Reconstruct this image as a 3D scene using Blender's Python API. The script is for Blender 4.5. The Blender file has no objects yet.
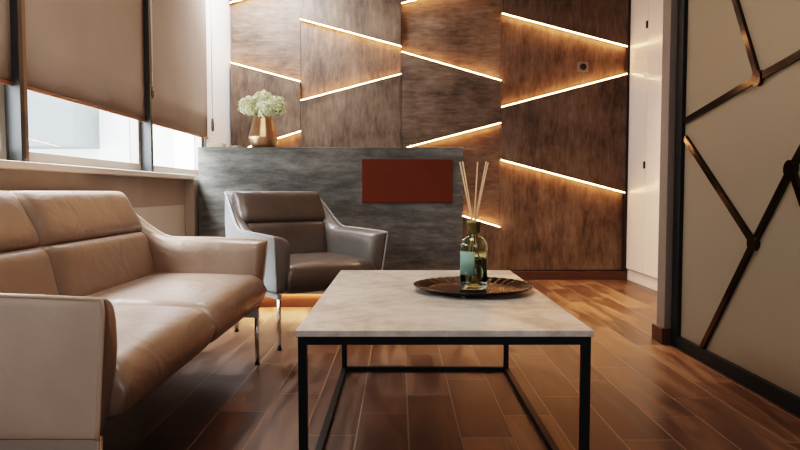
import bpy, bmesh, math, random
from mathutils import Vector, Matrix
random.seed(7)
SC = bpy.context.scene
COL = SC.collection
F = 640.0; H = 0.8; PITCH = math.atan(33 / F)
PI = math.pi

# ------------------------------------------------------------------ helpers
def P(px, py, X=None, Y=None, Z=None):
    """point of the photograph's sight line on the plane X / Y / Z = const"""
    a, b = (px - 400) / F, (225 - py) / F
    s, c = math.sin(PITCH), math.cos(PITCH)
    d = Vector((a, c + b * s, -s + b * c))
    if X is not None: t = X / d.x
    elif Y is not None: t = Y / d.y
    else: t = (Z - H) / d.z
    return Vector((0, 0, H)) + d * t

def tag(o, label=None, cat=None, group=None, kind=None):
    if label: o['label'] = label
    if cat: o['category'] = cat
    if group: o['group'] = group
    if kind: o['kind'] = kind
    return o

def link(name, bm, mat, parent=None, smooth=True, bevel=0, subsurf=0):
    bmesh.ops.recalc_face_normals(bm, faces=bm.faces)
    me = bpy.data.meshes.new(name)
    bm.to_mesh(me); bm.free()
    for p in me.polygons: p.use_smooth = smooth
    me.materials.append(mat)
    o = bpy.data.objects.new(name, me)
    COL.objects.link(o)
    if parent: o.parent = parent
    if bevel:
        m = o.modifiers.new('bevel', 'BEVEL'); m.width = bevel; m.segments = 2; m.limit_method = 'ANGLE'
        m.harden_normals = True
    if subsurf:
        m = o.modifiers.new('sub', 'SUBSURF'); m.levels = subsurf; m.render_levels = subsurf
    return o

def empty(name, loc=(0, 0, 0), rz=0):
    o = bpy.data.objects.new(name, None); COL.objects.link(o)
    o.location = loc; o.rotation_euler = (0, 0, rz); o.empty_display_size = .1
    return o

def box(bm, x0, x1, y0, y1, z0, z1):
    vs = [bm.verts.new((x, y, z)) for x in (x0, x1) for y in (y0, y1) for z in (z0, z1)]
    for f in ((0, 1, 3, 2), (4, 6, 7, 5), (0, 4, 5, 1), (2, 3, 7, 6), (0, 2, 6, 4), (1, 5, 7, 3)):
        bm.faces.new([vs[i] for i in f])

def boxo(name, b, mat, parent=None, bevel=0, smooth=False):
    bm = bmesh.new(); box(bm, *b)
    return link(name, bm, mat, parent, smooth=smooth or bevel > 0, bevel=bevel)

def tube(bm, pts, r, n=10, cap=True):
    pts = [Vector(p) for p in pts]
    rings = []
    for i, p in enumerate(pts):
        t = (pts[min(i + 1, len(pts) - 1)] - pts[max(i - 1, 0)]).normalized()
        a = Vector((0, 0, 1)) if abs(t.z) < .9 else Vector((1, 0, 0))
        u = t.cross(a).normalized(); v = t.cross(u)
        rr = r[i] if isinstance(r, (list, tuple)) else r
        rings.append([bm.verts.new(p + (u * math.cos(2 * PI * k / n) + v * math.sin(2 * PI * k / n)) * rr) for k in range(n)])
    for a, b in zip(rings, rings[1:]):
        for k in range(n):
            bm.faces.new((a[k], a[(k + 1) % n], b[(k + 1) % n], b[k]))
    if cap:
        bm.faces.new(rings[0][::-1]); bm.faces.new(rings[-1])

def lathe(bm, prof, n=48, fr=None, cx=0, cy=0):
    rings = []
    for i, (r, z) in enumerate(prof):
        ring = []
        for k in range(n):
            a = 2 * PI * k / n
            rr, zz = (r, z) if fr is None else fr(i, r, z, a)
            ring.append(bm.verts.new((cx + rr * math.cos(a), cy + rr * math.sin(a), zz)))
        rings.append(ring)
    for a, b in zip(rings, rings[1:]):
        for k in range(n):
            bm.faces.new((a[k], a[(k + 1) % n], b[(k + 1) % n], b[k]))
    bm.faces.new(rings[0][::-1]); bm.faces.new(rings[-1])

def cosp(n): return [.5 * (1 - math.cos(PI * i / n)) for i in range(n + 1)]

def pad(surf, nrm, T, pu=6, pv=6, nu=24, nv=16, back=.5, puff=None, dense=True):
    """closed upholstered pad round surf(u,v); `back` = share of the thickness behind the surface"""
    bm = bmesh.new()
    us, vs = cosp(nu), cosp(nv)
    front, rear = [], []
    for u in us:
        fr_, re_ = [], []
        for v in vs:
            e = max(0, 1 - abs(2 * u - 1) ** pu) ** .5 * max(0, 1 - abs(2 * v - 1) ** pv) ** .5
            c = surf(u, v); n = nrm(u, v) if callable(nrm) else nrm
            t = T(u, v) if callable(T) else T
            fr_.append(bm.verts.new(c + n * (t * (1 - back) * e)))
            re_.append(bm.verts.new(c - n * (t * back * e)))
        front.append(fr_); rear.append(re_)
    for i in range(nu):
        for j in range(nv):
            bm.faces.new((front[i][j], front[i + 1][j], front[i + 1][j + 1], front[i][j + 1]))
            bm.faces.new((rear[i][j + 1], rear[i + 1][j + 1], rear[i + 1][j], rear[i][j]))
    bmesh.ops.remove_doubles(bm, verts=bm.verts, dist=1e-5)
    return bm

# ------------------------------------------------------------------ materials
def newmat(name):
    m = bpy.data.materials.new(name); m.use_nodes = True
    nt = m.node_tree; b = nt.nodes['Principled BSDF']
    return m, nt, b

def N(nt, t, **kw):
    n = nt.nodes.new(t)
    for k, v in kw.items():
        if k.startswith('i_'): n.inputs[k[2:].replace('_', ' ')].default_value = v
        else: setattr(n, k, v)
    return n

def ramp(nt, stops):
    r = nt.nodes.new('ShaderNodeValToRGB')
    e = r.color_ramp.elements
    while len(e) < len(stops): e.new(.5)
    for x, (p, c) in zip(e, stops):
        x.position = p; x.color = (*c, 1)
    return r

def simple(name, col, rough=.5, metal=0, bump=0, bscale=60, var=0, coat=0, aniso=None, vscale=4):
    m, nt, b = newmat(name)
    b.inputs['Roughness'].default_value = rough
    b.inputs['Metallic'].default_value = metal
    b.inputs['Coat Weight'].default_value = coat
    tc = N(nt, 'ShaderNodeTexCoord')
    nz = N(nt, 'ShaderNodeTexNoise', i_Scale=vscale, i_Detail=4.0)
    nt.links.new(tc.outputs['Object'], nz.inputs['Vector'])
    r = ramp(nt, [(.3, [c * (1 - var) for c in col]), (.7, [min(1, c * (1 + var)) for c in col])])
    nt.links.new(nz.outputs['Fac'], r.inputs['Fac'])
    nt.links.new(r.outputs['Color'], b.inputs['Base Color'])
    if bump:
        n2 = N(nt, 'ShaderNodeTexNoise', i_Scale=bscale, i_Detail=3.0)
        nt.links.new(tc.outputs['Object'], n2.inputs['Vector'])
        bp = N(nt, 'ShaderNodeBump', i_Strength=bump, i_Distance=.004)
        nt.links.new(n2.outputs['Fac'], bp.inputs['Height'])
        nt.links.new(bp.outputs['Normal'], b.inputs['Normal'])
    return m

def leather(name, col, rough=.42, wr=.35):
    m, nt, b = newmat(name)
    b.inputs['Roughness'].default_value = rough
    b.inputs['Specular IOR Level'].default_value = .5
    tc = N(nt, 'ShaderNodeTexCoord')
    nz = N(nt, 'ShaderNodeTexNoise', i_Scale=5.0, i_Detail=5.0)
    nt.links.new(tc.outputs['Object'], nz.inputs['Vector'])
    r = ramp(nt, [(.3, [c * .86 for c in col]), (.7, [c * 1.1 for c in col])])
    nt.links.new(nz.outputs['Fac'], r.inputs['Fac']); nt.links.new(r.outputs['Color'], b.inputs['Base Color'])
    vo = N(nt, 'ShaderNodeTexVoronoi', i_Scale=260.0)
    w = N(nt, 'ShaderNodeTexNoise', i_Scale=7.0, i_Detail=3.0, i_Distortion=1.5)
    nt.links.new(tc.outputs['Object'], vo.inputs['Vector']); nt.links.new(tc.outputs['Object'], w.inputs['Vector'])
    b1 = N(nt, 'ShaderNodeBump', i_Strength=.10, i_Distance=.001)
    b2 = N(nt, 'ShaderNodeBump', i_Strength=wr, i_Distance=.02)
    nt.links.new(vo.outputs['Distance'], b1.inputs['Height']); nt.links.new(w.outputs['Fac'], b2.inputs['Height'])
    nt.links.new(b2.outputs['Normal'], b1.inputs['Normal']); nt.links.new(b1.outputs['Normal'], b.inputs['Normal'])
    return m

def streaky(name, stops, stretch, rough=.45, scale=1.0, bump=.15, seed=0, spec=.4, blotch=.2):
    """weathered wood / brushed laminate; stretch = per-axis noise scale (small = along the grain)"""
    m, nt, b = newmat(name)
    b.inputs['Roughness'].default_value = rough
    b.inputs['Specular IOR Level'].default_value = spec
    tc = N(nt, 'ShaderNodeTexCoord')
    mp = N(nt, 'ShaderNodeMapping'); mp.inputs['Scale'].default_value = stretch; mp.inputs['Location'].default_value = (seed, seed * 2.3, seed * .7)
    nt.links.new(tc.outputs['Object'], mp.inputs['Vector'])
    n1 = N(nt, 'ShaderNodeTexNoise', i_Scale=scale, i_Detail=9.0, i_Roughness=.68, i_Distortion=.4)
    nt.links.new(mp.outputs['Vector'], n1.inputs['Vector'])
    n2 = N(nt, 'ShaderNodeTexNoise', i_Scale=scale * 5, i_Detail=6.0, i_Roughness=.7)
    nt.links.new(mp.outputs['Vector'], n2.inputs['Vector'])
    n3 = N(nt, 'ShaderNodeTexNoise', i_Scale=3.2, i_Detail=5.0, i_Roughness=.6)
    nt.links.new(tc.outputs['Object'], n3.inputs['Vector'])
    a = N(nt, 'ShaderNodeMath', operation='MULTIPLY'); a.inputs[1].default_value = .35
    nt.links.new(n2.outputs['Fac'], a.inputs[0])
    c = N(nt, 'ShaderNodeMath', operation='MULTIPLY_ADD'); c.inputs[1].default_value = .65 - blotch
    nt.links.new(n1.outputs['Fac'], c.inputs[0]); nt.links.new(a.outputs[0], c.inputs[2])
    d = N(nt, 'ShaderNodeMath', operation='MULTIPLY_ADD'); d.inputs[1].default_value = blotch
    nt.links.new(n3.outputs['Fac'], d.inputs[0]); nt.links.new(c.outputs[0], d.inputs[2])
    r = ramp(nt, stops); nt.links.new(d.outputs[0], r.inputs['Fac'])
    nt.links.new(r.outputs['Color'], b.inputs['Base Color'])
    bp = N(nt, 'ShaderNodeBump', i_Strength=bump, i_Distance=.004)
    nt.links.new(d.outputs[0], bp.inputs['Height']); nt.links.new(bp.outputs['Normal'], b.inputs['Normal'])
    return m

def emis(name, col, s):
    m, nt, b = newmat(name)
    b.inputs['Base Color'].default_value = (*col, 1)
    b.inputs['Emission Color'].default_value = (*col, 1)
    b.inputs['Emission Strength'].default_value = s
    return m

def floor_mat():
    m, nt, b = newmat('wood_tile')
    L = nt.links.new
    W, LEN, X0, GR = .172, .65, .0279, .0042
    tc = N(nt, 'ShaderNodeTexCoord'); sp = N(nt, 'ShaderNodeSeparateXYZ'); L(tc.outputs['Object'], sp.inputs[0])
    def M(op, a, bb=None, c=None):
        n = N(nt, 'ShaderNodeMath', operation=op)
        for i, q in enumerate((a, bb, c)):
            if q is None: continue
            if isinstance(q, (int, float)): n.inputs[i].default_value = q
            else: L(q, n.inputs[i])
        return n.outputs[0]
    cx = M('DIVIDE', M('SUBTRACT', sp.outputs['X'], X0), W)
    k = M('FLOOR', cx); fx = M('SUBTRACT', cx, k)
    cy = M('DIVIDE', M('SUBTRACT', M('SUBTRACT', sp.outputs['Y'], 2.49), M('MULTIPLY', k, .21)), LEN)
    j = M('FLOOR', cy); fy = M('SUBTRACT', cy, j)
    dx = M('MULTIPLY', M('MINIMUM', fx, M('SUBTRACT', 1.0, fx)), W)
    dy = M('MULTIPLY', M('MINIMUM', fy, M('SUBTRACT', 1.0, fy)), LEN)
    d = M('MINIMUM', dx, dy)
    mr = N(nt, 'ShaderNodeMapRange'); mr.inputs['From Min'].default_value = GR * .35; mr.inputs['From Max'].default_value = GR * .75
    L(d, mr.inputs['Value'])
    cmb = N(nt, 'ShaderNodeCombineXYZ'); L(k, cmb.inputs[0]); L(j, cmb.inputs[1])
    wn = N(nt, 'ShaderNodeTexWhiteNoise', noise_dimensions='3D'); L(cmb.outputs[0], wn.inputs['Vector'])
    off = N(nt, 'ShaderNodeVectorMath', operation='SCALE'); off.inputs['Scale'].default_value = 30; L(wn.outputs['Color'], off.inputs[0])
    mp = N(nt, 'ShaderNodeMapping'); mp.inputs['Scale'].default_value = (11, 1.5, 1); L(tc.outputs['Object'], mp.inputs['Vector'])
    ad = N(nt, 'ShaderNodeVectorMath', operation='ADD'); L(mp.outputs[0], ad.inputs[0]); L(off.outputs[0], ad.inputs[1])
    g = N(nt, 'ShaderNodeTexNoise', noise_dimensions='2D', i_Scale=1.0, i_Detail=6.0, i_Roughness=.55, i_Distortion=.8); L(ad.outputs[0], g.inputs['Vector'])
    gm = N(nt, 'ShaderNodeMapRange', interpolation_type='SMOOTHSTEP'); gm.inputs['From Min'].default_value = .30; gm.inputs['From Max'].default_value = .70
    L(g.outputs['Fac'], gm.inputs['Value'])
    v = M('MULTIPLY_ADD', gm.outputs[0], .36, M('MULTIPLY_ADD', wn.outputs['Value'], .38, .12))
    r = ramp(nt, [(.15, (.050, .024, .015)), (.42, (.080, .039, .023)), (.65, (.145, .075, .043)), (.88, (.235, .130, .077))])
    L(v, r.inputs['Fac'])
    mx = N(nt, 'ShaderNodeMix', data_type='RGBA'); L(mr.outputs[0], mx.inputs['Factor'])
    mx.inputs['A'].default_value = (.22, .145, .10, 1); L(r.outputs['Color'], mx.inputs['B'])
    L(mx.outputs['Result'], b.inputs['Base Color'])
    rr = N(nt, 'ShaderNodeMapRange'); rr.inputs['To Min'].default_value = .31; rr.inputs['To Max'].default_value = .44
    L(gm.outputs[0], rr.inputs['Value']); L(rr.outputs[0], b.inputs['Roughness'])
    bp = N(nt, 'ShaderNodeBump', i_Strength=.5, i_Distance=.002)
    L(mr.outputs[0], bp.inputs['Height']); L(bp.outputs['Normal'], b.inputs['Normal'])
    return m

WOODST = [(.38, (.032, .020, .013)), (.46, (.072, .044, .029)), (.53, (.112, .074, .050)), (.60, (.150, .102, .077)), (.70, (.22, .165, .132))]
M_woodV = streaky('weathered_wood_vertical', WOODST, (7, 7, 1.6), seed=1, rough=.5, bump=.3, blotch=.34)
M_woodH = streaky('weathered_wood_horizontal', WOODST, (1.8, 1.8, 9), seed=4, rough=.5, bump=.3, blotch=.34)
M_counter = streaky('grey_brushed_laminate', [(.38, (.050, .048, .044)), (.48, (.105, .102, .092)), (.56, (.175, .170, .155)), (.66, (.29, .28, .255))],
                    (1.7, 1.7, 7), seed=9, rough=.42, spec=.35)
M_ctop = simple('counter_edge', (.07, .068, .064), .35, var=.1)
M_base = streaky('baseboard_wood', [(.3, (.045, .022, .014)), (.7, (.085, .042, .027))], (1.2, 1.2, 12), seed=3, rough=.35)
M_floor = floor_mat()
M_white = simple('white_paint', (.80, .79, .78), .55, var=.02)
M_cab = simple('white_lacquer', (.80, .74, .70), .28, var=.01)
M_ceil = simple('ceiling_paint', (.34, .31, .28), .8)
M_wallL = simple('beige_plaster', (.42, .34, .27), .75, bump=.2, bscale=25, var=.07)
M_wallg = simple('grey_brown_paint', (.30, .26, .23), .7, var=.03)
M_darkwall = simple('dark_taupe_paint', (.16, .13, .11), .8, var=.03)
M_sill = simple('cream_sill', (.72, .63, .54), .35, var=.03)
M_radiator = simple('pale_panel', (.62, .52, .42), .5, var=.03)
M_mull = simple('grey_window_frame', (.26, .23, .20), .4, var=.03)
M_mullshade = simple('shaded_window_post', (.030, .033, .034), .4)  # shade of the unlit post face put into the colour
M_mullbrown = simple('bronze_window_post', (.15, .11, .085), .35)
M_black = simple('black_metal', (.009, .012, .014), .42, metal=.0, bump=.05)
M_black.node_tree.nodes['Principled BSDF'].inputs['Specular IOR Level'].default_value = .2
M_black2 = simple('black_gap', (.008, .008, .009), .6)
M_chrome = simple('brushed_chrome', (.62, .60, .57), .22, metal=1)
M_satin = simple('satin_metal', (.72, .71, .69), .42, metal=.8)
M_steel = simple('dark_steel', (.22, .20, .18), .25, metal=1)
M_copper = simple('copper_trim', (.25, .14, .09), .35, metal=.7)
M_tan = leather('tan_leather', (.232, .160, .120), .36)
M_tanout = leather('lit_tan_leather', (.62, .50, .41), .5, .12)  # sofa leather painted paler for light falling on the outer sides
M_taupe = leather('taupe_leather', (.110, .084, .070), .34)
M_greyout = leather('blue_grey_leather', (.30, .31, .32), .42, .12)
M_greyarm = leather('grey_leather', (.165, .148, .135), .36, .25)
M_pipet = simple('tan_piping', (.58, .44, .33), .5)
M_pipeg = simple('grey_piping', (.40, .40, .40), .5)
M_seam = simple('dark_seam', (.07, .045, .03), .7)
M_plaque = streaky('rust_red_panel', [(.3, (.115, .028, .012)), (.7, (.155, .040, .017))], (1.5, 1.5, 1.5), rough=.5, bump=.05, spec=.15)
M_led = emis('warm_led', (1.0, .48, .20), 55)
M_pot = simple('hammered_copper', (.56, .36, .22), .3, metal=.85, bump=.5, bscale=38, var=.18)
M_petal = simple('cream_petals', (.84, .88, .62), .6, var=.12, vscale=30)
M_green = simple('leaf_green', (.36, .42, .22), .5, var=.2)
M_reed = simple('pale_reed', (.66, .47, .29), .65, var=.1, vscale=40)
M_cap = simple('antique_brass', (.17, .15, .06), .3, metal=.8, var=.1)
M_label = simple('sage_label', (.20, .32, .27), .6)
M_labelink = simple('pale_label_print', (.62, .68, .6), .6)
M_box = simple('kraft_box', (.46, .36, .26), .6, var=.05)
M_tray = simple('dark_bronze', (.020, .014, .011), .24, metal=.55, bump=.2, bscale=45, var=.5, vscale=25)

def stone():
    m, nt, b = newmat('pale_stone')
    L = nt.links.new
    b.inputs['Roughness'].default_value = .3
    tc = N(nt, 'ShaderNodeTexCoord')
    n1 = N(nt, 'ShaderNodeTexNoise', i_Scale=3.5, i_Detail=9.0, i_Roughness=.62, i_Distortion=.8); L(tc.outputs['Object'], n1.inputs['Vector'])
    n2 = N(nt, 'ShaderNodeTexNoise', i_Scale=22.0, i_Detail=5.0, i_Roughness=.6); L(tc.outputs['Object'], n2.inputs['Vector'])
    mx = N(nt, 'ShaderNodeMix', data_type='FLOAT'); mx.inputs['Factor'].default_value = .35
    L(n1.outputs['Fac'], mx.inputs['A']); L(n2.outputs['Fac'], mx.inputs['B'])
    r = ramp(nt, [(.36, (.34, .285, .24)), (.46, (.54, .475, .415)), (.54, (.68, .62, .56)), (.66, (.80, .755, .70))])
    L(mx.outputs['Result'], r.inputs['Fac']); L(r.outputs['Color'], b.inputs['Base Color'])
    return m
M_stone = stone()

def glass(name, col, rough=0, ior=1.45):
    m, nt, b = newmat(name)
    b.inputs['Base Color'].default_value = (*col, 1)
    b.inputs['Transmission Weight'].default_value = 1
    b.inputs['Roughness'].default_value = rough
    b.inputs['IOR'].default_value = ior
    return m
M_bottle = glass('green_tinted_glass', (.80, .88, .72))
M_liquid = glass('pale_oil', (.80, .82, .60), 0, 1.36)

def window_glass():
    m, nt, b = newmat('window_glass')
    t = N(nt, 'ShaderNodeBsdfTransparent'); g = N(nt, 'ShaderNodeBsdfGlossy', i_Roughness=.02)
    t.inputs['Color'].default_value = (.97, .99, 1, 1)
    mx = N(nt, 'ShaderNodeMixShader'); mx.inputs[0].default_value = .06
    nt.links.new(t.outputs[0], mx.inputs[1]); nt.links.new(g.outputs[0], mx.inputs[2])
    nt.links.new(mx.outputs[0], nt.nodes['Material Output'].inputs['Surface'])
    return m
M_wglass = window_glass()

def frosted():
    m, nt, b = newmat('frosted_glass')
    d = N(nt, 'ShaderNodeBsdfDiffuse'); t = N(nt, 'ShaderNodeBsdfTranslucent'); g = N(nt, 'ShaderNodeBsdfGlossy', i_Roughness=.35)
    d.inputs['Color'].default_value = (.40, .34, .27, 1); t.inputs['Color'].default_value = (.62, .55, .43, 1); g.inputs['Color'].default_value = (.6, .55, .5, 1)
    m1 = N(nt, 'ShaderNodeMixShader'); m1.inputs[0].default_value = .5
    m2 = N(nt, 'ShaderNodeMixShader'); m2.inputs[0].default_value = .06
    nt.links.new(d.outputs[0], m1.inputs[1]); nt.links.new(t.outputs[0], m1.inputs[2])
    nt.links.new(m1.outputs[0], m2.inputs[1]); nt.links.new(g.outputs[0], m2.inputs[2])
    nt.links.new(m2.outputs[0], nt.nodes['Material Output'].inputs['Surface'])
    return m
M_frost = frosted()

def blindmat():
    m, nt, b = newmat('blind_fabric')
    d = N(nt, 'ShaderNodeBsdfDiffuse'); t = N(nt, 'ShaderNodeBsdfTranslucent')
    tc = N(nt, 'ShaderNodeTexCoord'); nz = N(nt, 'ShaderNodeTexNoise', i_Scale=1.8, i_Detail=3.0)
    nt.links.new(tc.outputs['Object'], nz.inputs['Vector'])
    r = ramp(nt, [(.3, (.33, .275, .243)), (.7, (.39, .33, .293))]); nt.links.new(nz.outputs['Fac'], r.inputs['Fac'])
    nt.links.new(r.outputs['Color'], d.inputs['Color']); t.inputs['Color'].default_value = (.42, .33, .26, 1)
    wv = N(nt, 'ShaderNodeTexNoise', i_Scale=4.0, i_Detail=2.0); nt.links.new(tc.outputs['Object'], wv.inputs['Vector'])
    bp = N(nt, 'ShaderNodeBump', i_Strength=.25, i_Distance=.02); nt.links.new(wv.outputs['Fac'], bp.inputs['Height'])
    nt.links.new(bp.outputs['Normal'], d.inputs['Normal'])
    mx = N(nt, 'ShaderNodeMixShader'); mx.inputs[0].default_value = .12
    nt.links.new(d.outputs[0], mx.inputs[1]); nt.links.new(t.outputs[0], mx.inputs[2])
    nt.links.new(mx.outputs[0], nt.nodes['Material Output'].inputs['Surface'])
    return m
M_blind = blindmat()

def S(name, b, mat, parent=None, bevel=0):
    o = boxo(name, b, mat, parent, bevel)
    if parent is None: o['kind'] = 'structure'
    return o

# ------------------------------------------------------------------ room shell
ZC = 2.9; YB = 5.86; YF = -2.6
S('floor', (-2.2, 3.6, YF, YB + .2, -.1, 0), M_floor)
S('ceiling', (-1.9, 3.6, YF, YB + .2, ZC, ZC + .1), M_ceil)
S('wall_back', (-1.9, 3.6, YB + .03, YB + .2, 0, ZC), M_darkwall)
S('wall_front', (-1.9, 3.6, YF - .1, YF, 0, ZC), M_wallg)
S('wall_right', (3.6, 3.7, YF, YB + .2, 0, ZC), M_wallg)
XS, XBL, XG = -1.39, -1.445, -1.485
ZST = .913; ZSB = .884; WTOP = 2.72
YJ = 4.845
# left wall: parapet under the windows, head above, white return wall at the end, solid wall towards the camera
bm = bmesh.new()
box(bm, -1.70, -1.452, YF, YB, 0, ZSB)
box(bm, -1.70, -1.452, YF, YJ, WTOP, ZC)
box(bm, -1.70, -1.452, YF, .95, ZSB, WTOP)
link('wall_left', bm, M_wallL, smooth=False)['kind'] = 'structure'
S('wall_return', (-1.70, -1.54, YJ, YB + .03, ZSB, ZC), M_white)
S('trim_window_sill', (-1.60, XS, .95, YJ - .50, ZSB, ZST), M_sill, bevel=.004)
S('trim_window_sill', (-1.60, XS - .012, YJ - .50, YJ, ZSB, ZST), M_sill)
S('wall_pier', (-1.452, XS - .002, 4.33, 4.43, 0, ZSB), M_wallL)

# windows: frame > pane ; posts
def window(n, y0, y1):
    t = empty('window_%d' % n, (XG, (y0 + y1) / 2, ZST)); t['kind'] = 'structure'
    yc = (y0 + y1) / 2; a, b = y0 - yc, y1 - yc; h = WTOP - ZST
    bm = bmesh.new()
    box(bm, -.035, .01, a, b, 0, .047); box(bm, -.035, .01, a, b, h - .05, h)
    box(bm, -.035, .01, a, a + .035, .047, h - .05); box(bm, -.035, .01, b - .035, b, .047, h - .05)
    link('frame', bm, M_mull, t, smooth=False)
    bm = bmesh.new(); bm.faces.new([bm.verts.new((-.012, y_, z_)) for y_, z_ in ((a + .03, .043), (b - .03, .043), (b - .03, h - .045), (a + .03, h - .045))])
    link('pane', bm, M_wglass, t, smooth=False)
wy = [(.95, 2.408), (2.462, 3.662), (3.703, 4.81)]
for i, (a, b) in enumerate(wy): window(i + 1, a, b)
for a, b in ((2.408, 2.462), (3.662, 3.703), (4.81, YJ)):
    bm = bmesh.new(); box(bm, -1.54, -1.417 if b < 4.8 else -1.455, a, a + (b - a) * .5, ZST, WTOP)
    o = link('trim_window_post', bm, M_mullshade, smooth=False); o['kind'] = 'structure'
    box_ = bmesh.new(); box(box_, -1.54, -1.42 if b < 4.8 else -1.457, a + (b - a) * .5, b, ZST, WTOP)
    o = link('trim_window_post', box_, M_mullbrown if b < 4.8 else M_mull, smooth=False); o['kind'] = 'structure'

# roller blinds
ZBL = H + .2732 * -XBL
def blind(y0, y1, label, chain_y=None, chain_z=None, xo=0):
    t = empty('roller_blind', (XBL, (y0 + y1) / 2, ZBL)); tag(t, label, 'blind', 'roller blinds on the left windows')
    L_ = (y1 - y0) / 2; h = WTOP - .02 - ZBL
    bm = bmesh.new(); nn = 14
    vs = [[bm.verts.new((.0025 * math.sin(i * 1.3 + j * .6) * (j / 8), -L_ + 2 * L_ * i / nn, h * (1 - j / 8) + .012)) for j in range(9)] for i in range(nn + 1)]
    for i in range(nn):
        for j in range(8): bm.faces.new((vs[i][j], vs[i + 1][j], vs[i + 1][j + 1], vs[i][j + 1]))
    o = link('fabric', bm, M_blind, t)
    s = o.modifiers.new('solid', 'SOLIDIFY'); s.thickness = .0015
    bm = bmesh.new(); box(bm, -.006, .006, -L_, L_, 0, .014); link('bottom_bar', bm, M_copper, t, bevel=.002)
    bm = bmesh.new(); tube(bm, [(0, -L_, h + .0), (0, L_, h + .0)], .022, 14); link('roller_tube', bm, M_mull, t)
    if chain_y is not None:
        cy = chain_y - (y0 + y1) / 2; cz = chain_z - ZBL
        bm = bmesh.new(); tube(bm, [(.028, cy, h), (.028, cy, cz)], .0022, 6)
        tube(bm, [(.028, cy + .018, h), (.028, cy + .014, (h + cz) / 2), (.028, cy + .003, cz)], .0016, 6)
        c = link('pull_chain', bm, M_white, t)
        bm = bmesh.new(); lathe(bm, [(.002, .06), (.006, .05), (.009, .02), (.008, .004), (.003, -.004)], 12)
        w = link('chain_weight', bm, M_steel, c); w.location = (.028, cy, cz - .055)
blind(.98, 2.435, 'beige roller blind nearest the camera, cut off by the left edge, over the first window')
blind(2.435, 3.682, 'wide beige roller blind over the middle window behind the tan sofa', None)
q = P(152.5, 88, X=XBL + .028)
blind(3.682, 4.838, 'brown-beige roller blind over the far window beside the white wall', q.y, q.z)
# the second chain hangs free on the white wall
q = P(213, 118, X=-1.50)
bm = bmesh.new()
tube(bm, [(-1.505, q.y, 2.7), (-1.505, q.y, q.z)], .0022, 6)
tube(bm, [(-1.505, q.y + .02, 2.7), (-1.505, q.y + .004, q.z)], .0016, 6)
ch = link('blind_pull_chain', bm, M_mull)
tag(ch, 'blind pull chain with a dark weight hanging against the white wall by the vase', 'pull chain')
bm = bmesh.new(); lathe(bm, [(.003, .05), (.009, .045), (.013, .0), (.011, -.05), (.003, -.06)], 12)
w = link('chain_weight', bm, M_steel, ch); w.location = (-1.505, q.y, q.z - .05)

# pale panel under the sill
o = boxo('radiator_cover', (-1.451, -1.437, 1.2, 4.27, .001, .715), M_radiator, bevel=.004)
tag(o, 'pale flat radiator cover on the wall under the window sill behind the sofa', 'radiator cover')

# outside
bo = empty('building', (-9, 9, -3)); tag(bo, 'pale sunlit apartment building with balconies seen through the windows', 'building')
M_bld = simple('pale_facade', (.42, .42, .41), .9, var=.1); M_bld2 = simple('grey_balcony', (.10, .11, .11), .9)
boxo('facade', (-14, -3.5, 9, 11, -4, 7), M_bld, bo)
for k in range(5):
    for i in range(4):
        c = boxo('balcony', (-13.4 + i * 2.6, -12.0 + i * 2.6, 8.3, 9, -2.8 + k * 2.1, -1.9 + k * 2.1), M_bld2, bo)
for c in bo.children: c.location = (9, -9, 3)

# ------------------------------------------------------------------ back wall cladding
YR, YP = YB - .052, YB       # raised panel face, recessed panel face
colx = [(-1.60, None, 232, 300.7), (None, None, 300.7, 401), (None, None, 401, 501), (None, None, 501, 626)]
cols = [
    (231.5, 300.7, [(2, -17), (62.7, 81.7), (152, 130.7)], 'R', 'far left', ['H', 'H', 'V', 'V']),
    (300.7, 401.2, [(18.3, 45.7), (100.7, 74)], 'R', 'second', ['V', 'V', 'V']),
    (401.2, 501.0, [(2.7, -24), (51.7, 80.7), (148.4, 122.3), (198, 227.5)], 'R', 'third', ['V', 'H', 'H', 'H', 'V']),
    (501.0, 626.0, [(12.7, 46), (107.3, 74), (159.4, 192.3)], 'R', 'rightmost', ['V', 'V', 'V', 'V']),
]
plabels = [
    ['small weathered wood panel at the very top of the leftmost wall column', 'grey-brown wood panel with horizontal grain narrowing to the right above the vase',
     'raised wood panel directly behind the white flowers', 'low recessed wood panel just behind the copper vase, lit from above'],
    ['raised wood panel at the top of the second wall column', 'glowing wood wedge between two light strips in the second wall column',
     'large raised wood panel above the grey counter, beneath a rising light strip'],
    ['sliver of raised wood panel at the top of the third wall column', 'wood wedge with horizontal grain lit along its lower edge, third wall column',
     'dark raised wood panel widest at its right edge, unlit, above the rust red plaque', 'recessed wood panel behind the reed diffuser sticks, lit at its top',
     'raised wood panel at floor level behind the diffuser bottle'],
    ['raised wood triangle at the top right corner of the panelled wall', 'glowing wood wedge that carries the small square switch',
     'large dark reddish wood panel between two light strips beside the white cabinet', 'tall wood panel reaching down to the baseboard right of the coffee table'],
]
llabels = [
    ['short warm light strip rising off the top of the leftmost wall column', 'warm light strip sloping down above the white flowers', 'warm light strip just above the counter right of the copper vase'],
    ['warm light strip sloping down to the right in the second wall column', 'warm light strip rising to the right above the grey counter'],
    ['warm light strip at the top edge of the third wall column', 'warm light strip sloping down, upper middle of the third wall column', 'warm light strip rising from the counter top edge to the right', 'short warm light strip behind the diffuser neck'],
    ['topmost warm light strip of the rightmost column, sloping down to the cabinet', 'warm light strip rising to the right under the small square switch', 'lowest warm light strip of the rightmost column, sloping down to the cabinet'],
]
ZB0 = .085
def zat(px, py): return P(px, py, Y=YR).z
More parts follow.
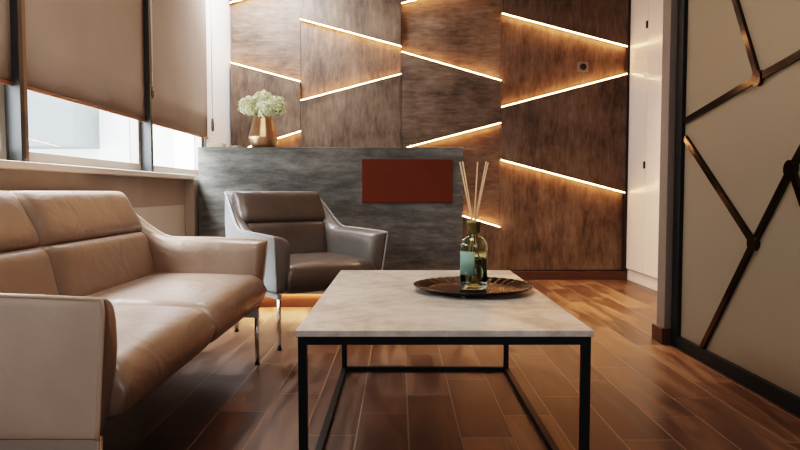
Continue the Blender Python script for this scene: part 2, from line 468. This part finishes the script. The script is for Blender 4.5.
for ci, (pa, pb, br, first, nm, grain) in enumerate(cols):
    xa, xb = P(pa, 150, Y=YR).x, P(pb, 150, Y=YR).x
    g = .002
    lines = [(ZC - .002, ZC - .002)] + [(zat(pa, l), zat(pb, r)) for l, r in br] + [(ZB0, ZB0)]
    for k in range(len(lines) - 1):
        (tl, tr), (bl, brr) = lines[k], lines[k + 1]
        raised = (k % 2 == 0)
        tl, tr = min(tl, ZC - .002), min(tr, ZC - .002)
        y0 = YR if raised else YP
        x0, x1 = xa + g, xb - g
        over = 0 if raised else .02      # recessed boards run a little behind the raised ones
        pts = [(x0, tl), (x1, tr), (x1, brr), (x0, bl)]
        bm = bmesh.new()
        fr = [bm.verts.new((x, y0, z)) for x, z in pts]; rr = [bm.verts.new((x, YB + .029, z)) for x, z in pts]
        bm.faces.new(fr[::-1]); bm.faces.new(rr)
        for i in range(4): bm.faces.new((fr[i], fr[(i + 1) % 4], rr[(i + 1) % 4], rr[i]))
        o = link('wall_panel', bm, M_woodV if grain[k] == 'V' else M_woodH, smooth=False)
        tag(o, plabels[ci][k], 'wall panel', 'wood panels of the back wall')
    for k in range(1, len(lines) - 1):
        l, r = lines[k]
        below = (k % 2 == 1)   # raised board above, recessed below: strip hugs the lower edge of the raised one
        s = -1 if below else 1
        w = .005
        sl = (r - l) / (xb - xa)
        def pt(x, dz): return (x, l + (x - xa) * sl + dz)
        xe = xb - .003; xs_ = xa + .003
        zt = ZC - .004
        if max(pt(xs_, 0)[1], pt(xe, 0)[1]) > zt - .02:      # clipped by the ceiling
            xe = xa + (zt - .03 - l) / sl
        pts = [pt(xs_, s * .001), pt(xe, s * .001), pt(xe, s * (w + .001)), pt(xs_, s * (w + .001))]
        bm = bmesh.new()
        yf_, yr_ = YR + .004, YR + .011
        fr = [bm.verts.new((x, yf_, z)) for x, z in pts]; rr = [bm.verts.new((x, yr_, z)) for x, z in pts]
        bm.faces.new(fr[::-1]); bm.faces.new(rr)
        for i in range(4): bm.faces.new((fr[i], fr[(i + 1) % 4], rr[(i + 1) % 4], rr[i]))
        o = link('light_strip', bm, M_led, smooth=False)
        tag(o, llabels[ci][k - 1], 'light strip', 'light strips of the back wall')
xa = P(231.5, 150, Y=YR).x; xb = P(626, 150, Y=YR).x
S('baseboard_back', (xa, xb + .02, YR - .008, YB + .028, .001, ZB0 - .010), M_base)
S('trim_shadow_gap', (xb, xb + .020, YR, YB + .029, .076, ZC), M_black2)
# small square socket
q = P(582.5, 67, Y=YP)
so = empty('wall_socket', (q.x, YP, q.z)); tag(so, 'small square dark wall socket on the wood panelling', 'wall socket')
boxo('plate', (-.050, .050, -.008, -.0005, -.044, .044), simple('grey_switch_plate', (.13, .125, .12), .35), so, bevel=.003)
bm = bmesh.new(); lathe(bm, [(.028, 0), (.030, .004), (.024, .004), (.022, .001)], 24)
o = link('socket_face', bm, M_black, so); o.rotation_euler = (PI / 2, 0, 0); o.location = (.004, -.008, 0)

# ------------------------------------------------------------------ white cabinets on the right
XC = 2.065
yseam = P(646, 150, X=XC).y
cab_lab = ['tall white cabinet next to the wood panelled wall', 'tall white cabinet partly hidden by the partition post']
for k, (a, b) in enumerate(((yseam + .0015, YB + .0), (2 * yseam - YB, yseam - .0015), (3 * yseam - 2 * YB, 2 * yseam - YB - .003))):
    if a < 3.5: a = 3.62
    t = empty('tall_cabinet', (XC, (a + b) / 2, 0))
    tag(t, (cab_lab + ['tall white cabinet wholly behind the partition post'])[k], 'cabinet', 'white cabinets')
    hl = (b - a) / 2
    boxo('carcass', (.022, .6, -hl, hl, .10, ZC - .002), M_cab, t)
    d = boxo('door', (0, .020, -hl, hl, .105, ZC - .004), M_cab, t, bevel=.0015)
    boxo('plinth', (.012, .58, -hl, hl, .001, .098), M_cab, t)
    if k == 0:
        for py, px in ((24.5, 647.5), (165, 644)):
            q = P(px, py, X=XC)
            h = boxo('handle', (-.010, -.0005, -hl + .004, -hl + .034, q.z - .03, q.z + .03), M_black2, d, bevel=.002)
            h['label'] = 'small black latch handle'

# ------------------------------------------------------------------ partition: post, frame, frosted glass and muntins
XD = 1.42
S('wall_partition_post', (1.392, 1.50, 3.34, 3.44, 0, ZC), simple('taupe_post_paint', (.17, .14, .12), .6))
S('wall_partition', (1.50, 3.6, 3.40, 3.50, 0, ZC), M_wallg)
S('baseboard_post', (1.374, 1.44, 3.325, 3.46, .001, .085), M_base)
dr = empty('sliding_partition', (XD, 2.0, 0)); tag(dr, 'tall sliding partition of frosted glass in a black metal frame on the right', 'glass partition')
Y0, Y1 = .6, 3.325
bm = bmesh.new()
box(bm, .0, .05, Y1 - .075 - 2, Y1 - 2, .002, ZC - .01)
box(bm, .0, .05, Y0 - 2, Y0 + .05 - 2, .002, ZC - .01)
box(bm, .0, .05, Y0 + .05 - 2, Y1 - .075 - 2, .002, .062)
box(bm, .0, .05, Y0 + .05 - 2, Y1 - .075 - 2, ZC - .06, ZC - .01)
link('frame', bm, M_black, dr, smooth=False, bevel=.003)
boxo('glass_panel', (.020, .028, Y0 + .04 - 2, Y1 - .07 - 2, .05, ZC - .05), M_frost, dr)
M_bar = simple('dark_bronze_bar', (.075, .060, .050), .12, metal=1)
XM = XD + .006
def q2(px, py):
    v = P(px, py, X=XM); return Vector((v.y, v.z))
nA, nC, nD = q2(757, 78), q2(790, 169), q2(752.5, 243)
Ltop, Lbot = q2(683, 122), q2(684.5, 138)
bars = [(nA, q2(733, -4)), (nA, Ltop), (nA, q2(812, 47)), (nC, q2(830, 95)), (nC, q2(812, 232)), (nC, nD), (nD, Lbot), (nD, q2(697, 356))]
# carry on the pattern out of frame
e1, e2, e3 = q2(733, -4), q2(812, 47), q2(830, 95)
def extend(a, b, k): return a + (b - a) * k
bars[0] = (nA, extend(nA, e1, 2.2)); bars[2] = (nA, extend(nA, e2, 4.0)); bars[3] = (nC, extend(nC, e3, 3.0)); bars[4] = (nC, extend(nC, q2(812, 232), 2.4))
for a, b in bars:
    d = (b - a)
    # clip to frame
    tt = 1.0
    for lim, ax, sg in ((Y0 + .03, 0, -1), (Y1 - .05, 0, 1), (.04, 1, -1), (ZC - .04, 1, 1)):
        if sg * (b[ax] - lim) > 0: tt = min(tt, (lim - a[ax]) / d[ax])
    b = a + d * tt; d = (b - a).normalized(); n = Vector((-d.y, d.x)) * .0145
    bm = bmesh.new()
    pts = [a + n, b + n, b - n, a - n]
    fr = [bm.verts.new((0.004, p.x - 2, p.y)) for p in pts]; rr = [bm.verts.new((.019, p.x - 2, p.y)) for p in pts]
    bm.faces.new(fr); bm.faces.new(rr[::-1])
    for i in range(4): bm.faces.new((fr[i], rr[i], rr[(i + 1) % 4], fr[(i + 1) % 4]))
    link('glazing_bar', bm, M_bar, dr, smooth=False)
for c in (nA, nC, nD):
    bm = bmesh.new()
    R_ = .033
    fr = [bm.verts.new((0, c.x - 2 + R_ * math.cos(a_ * PI / 12), c.y + R_ * 1.0 * math.sin(a_ * PI / 12))) for a_ in range(24)]
    rr = [bm.verts.new((.019, v.co.y, v.co.z)) for v in fr]
    bm.faces.new(fr); bm.faces.new(rr[::-1])
    for i in range(24): bm.faces.new((fr[i], rr[i], rr[(i + 1) % 24], fr[(i + 1) % 24]))
    link('joint_disc', bm, M_bar, dr, smooth=False)
S('trim_floor_track', (XD - .012, XD + .06, Y0, Y1, -.001, .0018), M_base)

# ------------------------------------------------------------------ counter
YC = 4.36
a = P(197.5, 148, Y=YC); b = P(463, 148, Y=YC)
ct = empty('counter', ((a.x + b.x) / 2, YC, 0)); tag(ct, 'grey wood-effect counter block standing before the panelled wall', 'counter')
hw = (b.x - a.x) / 2; HC = a.z
XR = hw
boxo('front_panel', (-hw, XR, 0, .03, .100, HC - .004), M_counter, ct)
boxo('body', (-hw, XR, .031, .50, .135, HC - .012), M_counter, ct)
boxo('top', (-hw - .0, XR + .004, -.003, .51, HC - .004, HC + .006), M_counter, ct, bevel=.002)
boxo('toe_kick', (-hw + .0, XR - .01, .05, .48, .001, .104), M_base, ct)
boxo('light_strip', (-hw + .05, XR - .03, .033, .047, .1005, .110), emis('warm_led_low', (1, .56, .26), 110), ct)
HCT = HC + .006
# rust red plaque
a = P(362, 159, Y=YC - .02); b = P(452.5, 203, Y=YC - .02)
o = boxo('wall_plaque', (a.x, b.x, YC - .024, YC - .0005, b.z, a.z), M_plaque, bevel=.003)
tag(o, 'plain rust red rectangular plaque fixed to the grey counter front', 'plaque')

# little things on the counter
a = P(208.5, 147, Y=4.46); b = P(223.5, 143.5, Y=4.46)
o = boxo('small_box', (a.x, b.x, 4.44, 4.52, HCT, HCT + .035), M_box, bevel=.003)
tag(o, 'small flat brown box on the counter end below the blind chain', 'box')
a = P(230, 147, Y=4.46); b = P(241, 145, Y=4.46)
bm = bmesh.new(); lathe(bm, [(.02, 0), (.03, .003), (.038, .016), (.035, .016), (.028, .006)], 28)
o = link('small_dish', bm, M_box); o.location = ((a.x + b.x) / 2, 4.47, HCT)
tag(o, 'tiny low brown dish on the counter just left of the copper vase', 'dish')

# vase
V0 = P(263.3, 147, Y=4.47); VX, VY = V0.x, 4.47
prof = [(.060, .0), (.070, .002), (.076, .006), (.088, .035), (.099, .064), (.1015, .074), (.098, .085), (.086, .125), (.073, .170), (.064, .205), (.062, .220), (.0605, .222), (.058, .219), (.056, .2), (.08, .08), (.06, .012)]
bm = bmesh.new()
def fac(i, r, z, a_):
    k = 9; s = (a_ * k / (2 * PI)) % 1 - .5
    amt = .6 if 3 <= i <= 9 else .1
    return r * (1 - amt * .10 * (1 - math.cos(s * 2 * PI / k * 1.0)) * 9), z
lathe(bm, prof, 72, fac)
vs = link('vase', bm, M_pot); vs.location = (VX, VY, HCT)
tag(vs, 'hammered copper vase with a wide low belly on the grey counter', 'vase')

def hydrangea(cx, cz, cy, r, label, seed, sx=1.0, sz=.95):
    rnd = random.Random(seed)
    t = empty('hydrangea', (VX + (cx - VX) * .1, VY, HCT + .16)); r *= 1.14; tag(t, label, 'flower', 'hydrangea heads in the copper vase')
    base = Vector(t.location); c = Vector((cx, cy, cz)) - base
    bm = bmesh.new()
    n = int(220 * (r / .075) ** 2)
    for i in range(n):
        z = 1 - 2 * (i + .5) / n; ph = i * 2.39996
        d = Vector((math.sqrt(1 - z * z) * math.cos(ph), math.sqrt(1 - z * z) * math.sin(ph), z))
        p = c + Vector((d.x * r * sx, d.y * r * sx, d.z * r * sz)) * rnd.uniform(.8, 1.08)
        nrm = (d + Vector((rnd.uniform(-.5, .5), rnd.uniform(-.5, .5), rnd.uniform(-.3, .5)))).normalized()
        u = nrm.orthogonal().normalized(); u.rotate(Matrix.Rotation(rnd.uniform(0, 6), 3, nrm)); v = nrm.cross(u)
        s = rnd.uniform(.010, .014)
        ctr = bm.verts.new(p - nrm * .002)
        for k in range(4):
            a_ = k * PI / 2
            e1_ = u * math.cos(a_) + v * math.sin(a_); e2_ = u * math.cos(a_ + PI / 4) + v * math.sin(a_ + PI / 4); e0 = u * math.cos(a_ - PI / 4) + v * math.sin(a_ - PI / 4)
            bm.faces.new((ctr, bm.verts.new(p + e0 * s * .62 + nrm * .001), bm.verts.new(p + e1_ * s * 1.05 + nrm * .003), bm.verts.new(p + e2_ * s * .62 + nrm * .001)))
    bmesh.ops.triangulate(bm, faces=bm.faces[:])
    link('flower_head', bm, M_petal, t, smooth=False)
    bm = bmesh.new(); bmesh.ops.create_icosphere(bm, subdivisions=2, radius=r * .78, matrix=Matrix.Translation(c) @ Matrix.Diagonal((sx, sx, sz, 1)))
    link('flower_core', bm, M_green, t)
    bm = bmesh.new(); tube(bm, [(0, 0, 0), (c.x * .3, c.y * .3, c.z * .6), c * .9], .004, 8)
    link('stem', bm, M_green, t)
def hp(px, py): return P(px, py, Y=VY)
for px, py, r, dy, lab, sd in ((249, 106, .060, -.01, 'cream hydrangea head leaning out furthest left of the vase', 1), (262, 101, .066, .03, 'cream hydrangea head highest above the vase rim', 2),
                               (276, 106, .062, .0, 'cream-green hydrangea head on the right side of the vase', 3), (266, 110, .052, -.05, 'cream hydrangea head in front, touching the vase rim', 4)):
    q = hp(px, py); hydrangea(q.x, q.z, VY + dy, r, lab, sd)
bm = bmesh.new()
rnd = random.Random(5)
q = hp(282, 112)

# ------------------------------------------------------------------ seating
def make_seating(name, W, ns, m, arm_h=.588, frame_h=.03, zb=.288, cut=0):
    root = empty(name)
    bt = .80
    D = .625
    V = Vector
    def halfw(v): return W / 2 - .03 + .03 * v
    def sm(x): x = max(0, min(1, x)); return x * x * (3 - 2 * x)
    def yfr(v): return .035 - .035 * v
    def ybk(v): return D + .13 * v
    def ztop(u): return arm_h + .012 * math.sin(u * PI * .8) - .012 + (bt - arm_h) * sm((u - .60) / .42) ** 1.1
    TA = .095
    for s in (-1, 1):
        def surf(u, v, s=s):
            zt = ztop(u) if True else 0
            z = zb + (zt - zb) * v
            vv = (z - zb) / (bt - zb)
            fl = min(1, (z - zb) / (arm_h - zb))
            y = yfr(min(1, fl)) + u * (ybk(vv) - yfr(min(1, fl)))
            x = s * (W / 2 - .03 + .03 * fl - .055 * (u ** 2) * max(0, vv))
            return V((x, y, z))
        def nr(u, v, s=s): return V((-s, -.22 * (1 - u) ** 5 * math.sin(PI * min(1, v * 1.05)), 0))
        def TH(u, v): return TA * (1 - .45 * sm((u - .55) / .45)) * (.85 + .25 * v)
        link('arm', pad(surf, nr, TH, 26, 9, 34, 20, back=.0), m['arm'], root)
        # outer shell skin
        link('arm_shell', pad(lambda u, v, s=s: surf(u, v), nr, .008, 20, 20, 20, 12, back=1.0), m['out'], root)['label'] = 'smooth pale outer side of the arm'
        bm = bmesh.new()
        pts = [surf(0, v / 12.0) for v in range(0, 12)] + [surf(.004, 1)] + [surf(u / 24.0, 1) for u in range(1, 25)]
        pts = [p + V((s * .002, -.001 if i < 12 else 0, 0)) for i, p in enumerate(pts)]
        tube(bm, pts, .0052, 8)
        link('piping', bm, m['pipe'], root)
    # back shell
    def bs(u, v):
        vv = v; hw_ = halfw(min(1, (bt - zb) * v / (arm_h - zb))) - .055 * vv
        return V(((u * 2 - 1) * hw_, ybk(v) , zb + (bt - zb) * v))
    link('back_shell', pad(bs, V((0, -1, 0)), .07, 16, 10, 24, 12, back=.12), m['out'], root)
    bm = bmesh.new(); tube(bm, [bs(u / 12.0, 1.0) for u in range(13)], .0052, 8); link('piping', bm, m['pipe'], root)
    iw = W / 2 - .075
    n = ns
    for k in range(n):
        x0 = -iw if k == 0 else cut; x1 = iw if k == n - 1 else cut
        def seat(u, v):
            x = x0 + (x1 - x0) * u
            y = -.010 + .55 * v
            z = .352 + .016 * v
            return V((x, y, z))
        link('seat_cushion', pad(seat, V((0, 0, 1)), lambda u, v: .152 + .020 * math.sin(u * PI) * math.sin(min(1, v * 1.3) * PI), 24, 10, 28, 28, back=.5), m['seat'], root)
        def low(u, v):
            x = x0 + (x1 - x0) * u
            return V((x, .525 + .055 * v, .385 + .235 * v))
        link('back_cushion', pad(low, V((0, -.97, .25)), lambda u, v: .125, 16, 7, 26, 16), m['seat'], root)
        def up(u, v):
            wx = (1 - .0 * v)
            e0 = -iw - .022 if k == 0 else x0; e1 = iw + .022 if k == n - 1 else x1
            e0 += (.012 * v if k == 0 else 0); e1 -= (.012 * v if k == n - 1 else 0)
            x = e0 + (e1 - e0) * u
            return V((x, .590 + .078 * v, .598 + .202 * v))
        link('headrest_cushion', pad(up, V((0, -.92, .38)), lambda u, v: .150 - .055 * v, 16, 6, 26, 16), m['head'], root)
    # frame and legs
    bm = bmesh.new()
    box(bm, -W / 2 + .06, W / 2 - .06, .13, D - .02, .272, .30)
    link('seat_frame', bm, m['under'], root, bevel=.003)
    for s in (-1, 1):
        bm = bmesh.new(); box(bm, s * (W / 2 - .045) - .012, s * (W / 2 - .045) + .012, .035, D - .02, zb - frame_h, zb)
        link('side_rail', bm, M_satin, root, bevel=.002)
        for y in (.045, D - .04):
            bm = bmesh.new(); x = s * (W / 2 - .045)
            tube(bm, [(x, y, .0), (x, y, .265)], .0105, 14)
            lg = link('leg', bm, m['metal'], root)
            bm = bmesh.new(); tube(bm, [(x, y, .0), (x, y, .010)], .012, 14)
            link('foot_cap', bm, M_black, lg)
    return root

sofa = make_seating('sofa', 1.655, 2, dict(arm=M_tanout if False else M_tan, out=M_tanout, pipe=M_pipet, seat=M_tan, head=M_tan, metal=M_chrome, under=M_black2), frame_h=.045, zb=.266, cut=-.06)
sofa.location = (-.618, 2.152, 0); sofa.rotation_euler = (0, 0, PI / 2)
tag(sofa, 'two-seat tan leather sofa with winged arms on slim metal legs under the windows', 'sofa')
ch = make_seating('armchair', .69, 1, dict(arm=M_greyarm, out=M_greyout, pipe=M_pipeg, seat=M_taupe, head=M_taupe, metal=M_chrome, under=M_black2))
ch.location = (-.345, 3.35, 0); ch.rotation_euler = (0, 0, math.radians(37))
tag(ch, 'grey-brown leather armchair with winged arms in front of the grey counter', 'armchair')

# ------------------------------------------------------------------ coffee table
TX0, TX1, TY0, TY1, TH_ = -.264, .489, 1.595, 2.84, .452
t = empty('coffee_table', ((TX0 + TX1) / 2, (TY0 + TY1) / 2, 0)); tag(t, 'rectangular coffee table with pale stone top on a black metal frame', 'coffee table')
hx, hy = (TX1 - TX0) / 2, (TY1 - TY0) / 2
boxo('tabletop', (-hx, hx, -hy, hy, TH_ - .017, TH_), M_stone, t, bevel=.002)
ix, iy, w = hx - .006, hy - .006, .021
bm = bmesh.new()
box(bm, -ix, ix, -iy, -iy + w, TH_ - .038, TH_ - .0175); box(bm, -ix, ix, iy - w, iy, TH_ - .038, TH_ - .0175)
box(bm, -ix, -ix + w, -iy + w, iy - w, TH_ - .038, TH_ - .0175); box(bm, ix - w, ix, -iy + w, iy - w, TH_ - .038, TH_ - .0175)
link('top_frame', bm, M_black, t, smooth=False)
bm = bmesh.new()
box(bm, -ix + w, ix - w, -iy, -iy + w, .001, w); box(bm, -ix + w, ix - w, iy - w, iy, .001, w)
box(bm, -ix, -ix + w, -iy + w, iy - w, .001, w); box(bm, ix - w, ix, -iy + w, iy - w, .001, w)
link('bottom_frame', bm, M_black, t, smooth=False)
for sx in (-1, 1):
    for sy in (-1, 1):
        x0, x1 = sorted((sx * ix, sx * (ix - w))); y0, y1 = sorted((sy * iy, sy * (iy - w)))
        boxo('leg', (x0, x1, y0, y1, 0, TH_ - .038), M_black, t)

# tray
TRX, TRY = .257, 2.245
tr = empty('tray', (TRX, TRY, TH_)); tag(tr, 'round fluted dark bronze tray on the coffee table', 'tray')
bm = bmesh.new()
def flute(i, r, z, a_):
    k = 36
    if 2 <= i <= 8:
        return r * (1 + (.003 if i >= 7 else 0) * math.cos(a_ * k)), z + (.0008 if i >= 6 else .0026) * math.cos(a_ * k)
    return r, z
lathe(bm, [(.0, .0075), (.10, .0075), (.150, .0085), (.158, .010), (.168, .013), (.184, .0175), (.200, .0215), (.208, .024), (.210, .0225), (.205, .0185), (.175, .009), (.150, .0045), (.0, .0045)][1:-1], 288, flute)
link('plate', bm, M_tray, tr)
for a_ in (-1.9, -.55, 1.5):
    bm = bmesh.new(); lathe(bm, [(.003, .0), (.007, .0015), (.007, .0045), (.005, .006)], 12)
    f = link('foot', bm, M_chrome, tr); f.location = (.150 * math.cos(a_), .150 * math.sin(a_), 0)

# diffuser bottle
BX, BY, BZ = .258, 2.235, TH_ + .0082
bt_ = empty('diffuser_bottle', (BX, BY, BZ)); tag(bt_, 'green tinted glass diffuser bottle with brass collar and sage label on the tray', 'bottle')
R = .0480
outer = [(.030, .0), (.042, .0005), (.0465, .003), (R, .008), (R, .150), (.0470, .160), (.042, .171), (.033, .181), (.024, .187), (.019, .192), (.0175, .198), (.0175, .222)]
inner = [(r - .0028, z) for r, z in outer[::-1][:-3]] + [(.040, .0075), (.028, .006)]
bm = bmesh.new(); lathe(bm, outer + [(.0147, .222)] + inner[1:], 56)
link('glass_body', bm, M_bottle, bt_)
bm = bmesh.new(); lathe(bm, [(.028, .0068), (.040, .0083), (.0446, .0115), (.0446, .104), (.0, .104)][:-1] + [(.02, .104)], 48)
link('oil', bm, M_liquid, bt_)
bm = bmesh.new(); lathe(bm, [(.0185, .196), (.0225, .197), (.0235, .200), (.0228, .221), (.0248, .2225), (.0252, .236), (.024, .2385), (.010, .2385), (.009, .226), (.0182, .224)], 40)
link('collar', bm, M_cap, bt_)
bm = bmesh.new()
a0, a1 = math.radians(-90 - 76), math.radians(-90 - 2)
for z0, z1, rr, mt in ((.052, .135, R + .0006, None),):
    n = 18; vsb = []
    for i in range(n + 1):
        a_ = a0 + (a1 - a0) * i / n
        vsb.append((bm.verts.new((rr * math.cos(a_), rr * math.sin(a_), z0)), bm.verts.new((rr * math.cos(a_), rr * math.sin(a_), z1))))
    for i in range(n): bm.faces.new((vsb[i][0], vsb[i + 1][0], vsb[i + 1][1], vsb[i][1]))
lb = link('paper_label', bm, M_label, bt_)
s_ = lb.modifiers.new('s', 'SOLIDIFY'); s_.thickness = .0006; s_.offset = 1
bm = bmesh.new()
for da in (-4, 0, 4):
    a_ = (a0 + a1) / 2 + math.radians(da); rr = R + .0014
    c_ = Vector((rr * math.cos(a_), rr * math.sin(a_), .060)); u_ = Vector((-math.sin(a_), math.cos(a_), 0)) * .0012
    h_ = Vector((0, 0, .002 if da else .004))
    bm.faces.new([bm.verts.new(c_ - u_ - h_ * .3), bm.verts.new(c_ + u_ - h_ * .3), bm.verts.new(c_ + u_ + h_), bm.verts.new(c_ - u_ + h_)])
link('label_mark', bm, M_labelink, lb, smooth=False)
# reeds
CT = Vector((BX, BY, BZ + .232))
reeds = [((459.8, 162), (-.006, -.002), 'pale diffuser reed leaning furthest left'), ((462.6, 161.5), (-.002, .004), 'pale diffuser reed second from the left, close beside the leftmost one'),
         ((477.6, 162), (.001, .0), 'pale diffuser reed standing almost upright in the middle'), ((486.2, 161.5), (.003, .003), 'pale diffuser reed leaning right, just behind the rightmost one'),
         ((488, 162.5), (.005, -.003), 'pale diffuser reed leaning furthest right')]
for i, ((px, py), (dx, dy), lab) in enumerate(reeds):
    tp = P(px, py, Y=BY + (.012 if i % 2 else -.012))
    c = CT + Vector((dx, dy, 0))
    dr_ = (c - tp)
    k = (c.z - (BZ + .014)) / -dr_.z
    lo = c + dr_ * k
    lim = .040
    rel = Vector((lo.x - BX, lo.y - BY)); 
    if rel.length > lim: rel = rel.normalized() * lim
    lo = Vector((BX + rel.x, BY + rel.y, BZ + .014))
    bm = bmesh.new(); tube(bm, [lo, c, tp], .0023, 8)
    o = link('diffuser_reed', bm, M_reed); tag(o, lab, 'reed', 'reeds in the diffuser bottle')

# ------------------------------------------------------------------ lights
def area(name, loc, target, sx, sy, power, col, spread=None):
    l = bpy.data.lights.new(name, 'AREA'); l.shape = 'RECTANGLE'; l.size = sx; l.size_y = sy; l.energy = power; l.color = col
    if spread: l.spread = spread
    o = bpy.data.objects.new(name, l); COL.objects.link(o); o.location = loc
    o.rotation_euler = (Vector(target) - Vector(loc)).to_track_quat('-Z', 'Y').to_euler()
    return o
WARM = (1, .74, .50)
area('ceiling_fill', (-.35, 1.9, ZC - .02), (-.35, 1.9, 0), 1.0, .8, 20, (1, .84, .70))  # unseen overhead fill added for the general room light
area('ceiling_fill', (1.2, 4.6, ZC - .02), (1.2, 4.5, 0), .5, .3, 26, (1, .70, .42), math.radians(75))  # unseen fill added to pool warm light on the back floor
area('ceiling_fill', (.2, 5.0, ZC - .02), (.2, 5.0, 0), .5, .3, 2, WARM)  # weak warm fill added near the back wall, out of view
area('ceiling_fill', (2.1, 2.3, ZC - .05), (2.1, 2.3, 0), .8, 1.2, 22, (1, .84, .62))  # unseen lamp added past the partition to brighten the frosted glass
area('window_daylight', (-2.35, 2.9, 2.45), (-1.2, 2.9, .7), 3.6, .9, 520, (.93, .96, 1))
area('ceiling_fill', (-1.15, 5.1, ZC - .03), (-1.2, 5.86, 1.2), .6, .7, 75, (.95, .97, 1))  # cool fill added overhead to whiten the return wall and left columns
area('rear_fill', (.6, -2.45, 1.6), (-.2, 3, .6), 2.4, 1.6, 30, (.95, .96, 1))  # unseen fill added behind the camera, brightens the sofa's near arm

w = bpy.data.worlds.new('sky'); SC.world = w; w.use_nodes = True
bg = w.node_tree.nodes['Background']; bg.inputs['Color'].default_value = (.90, .95, 1, 1); bg.inputs['Strength'].default_value = 8

# ------------------------------------------------------------------ camera
cam = bpy.data.cameras.new('camera'); co = bpy.data.objects.new('camera', cam); COL.objects.link(co)
cam.sensor_width = 36; cam.lens = F / 800 * 36; cam.clip_start = .02
co.location = (0, 0, H); co.rotation_euler = (PI / 2 - PITCH, 0, 0)
SC.camera = co
SC.view_settings.view_transform = 'Filmic'
SC.view_settings.look = 'High Contrast'
SC.view_settings.exposure = .55
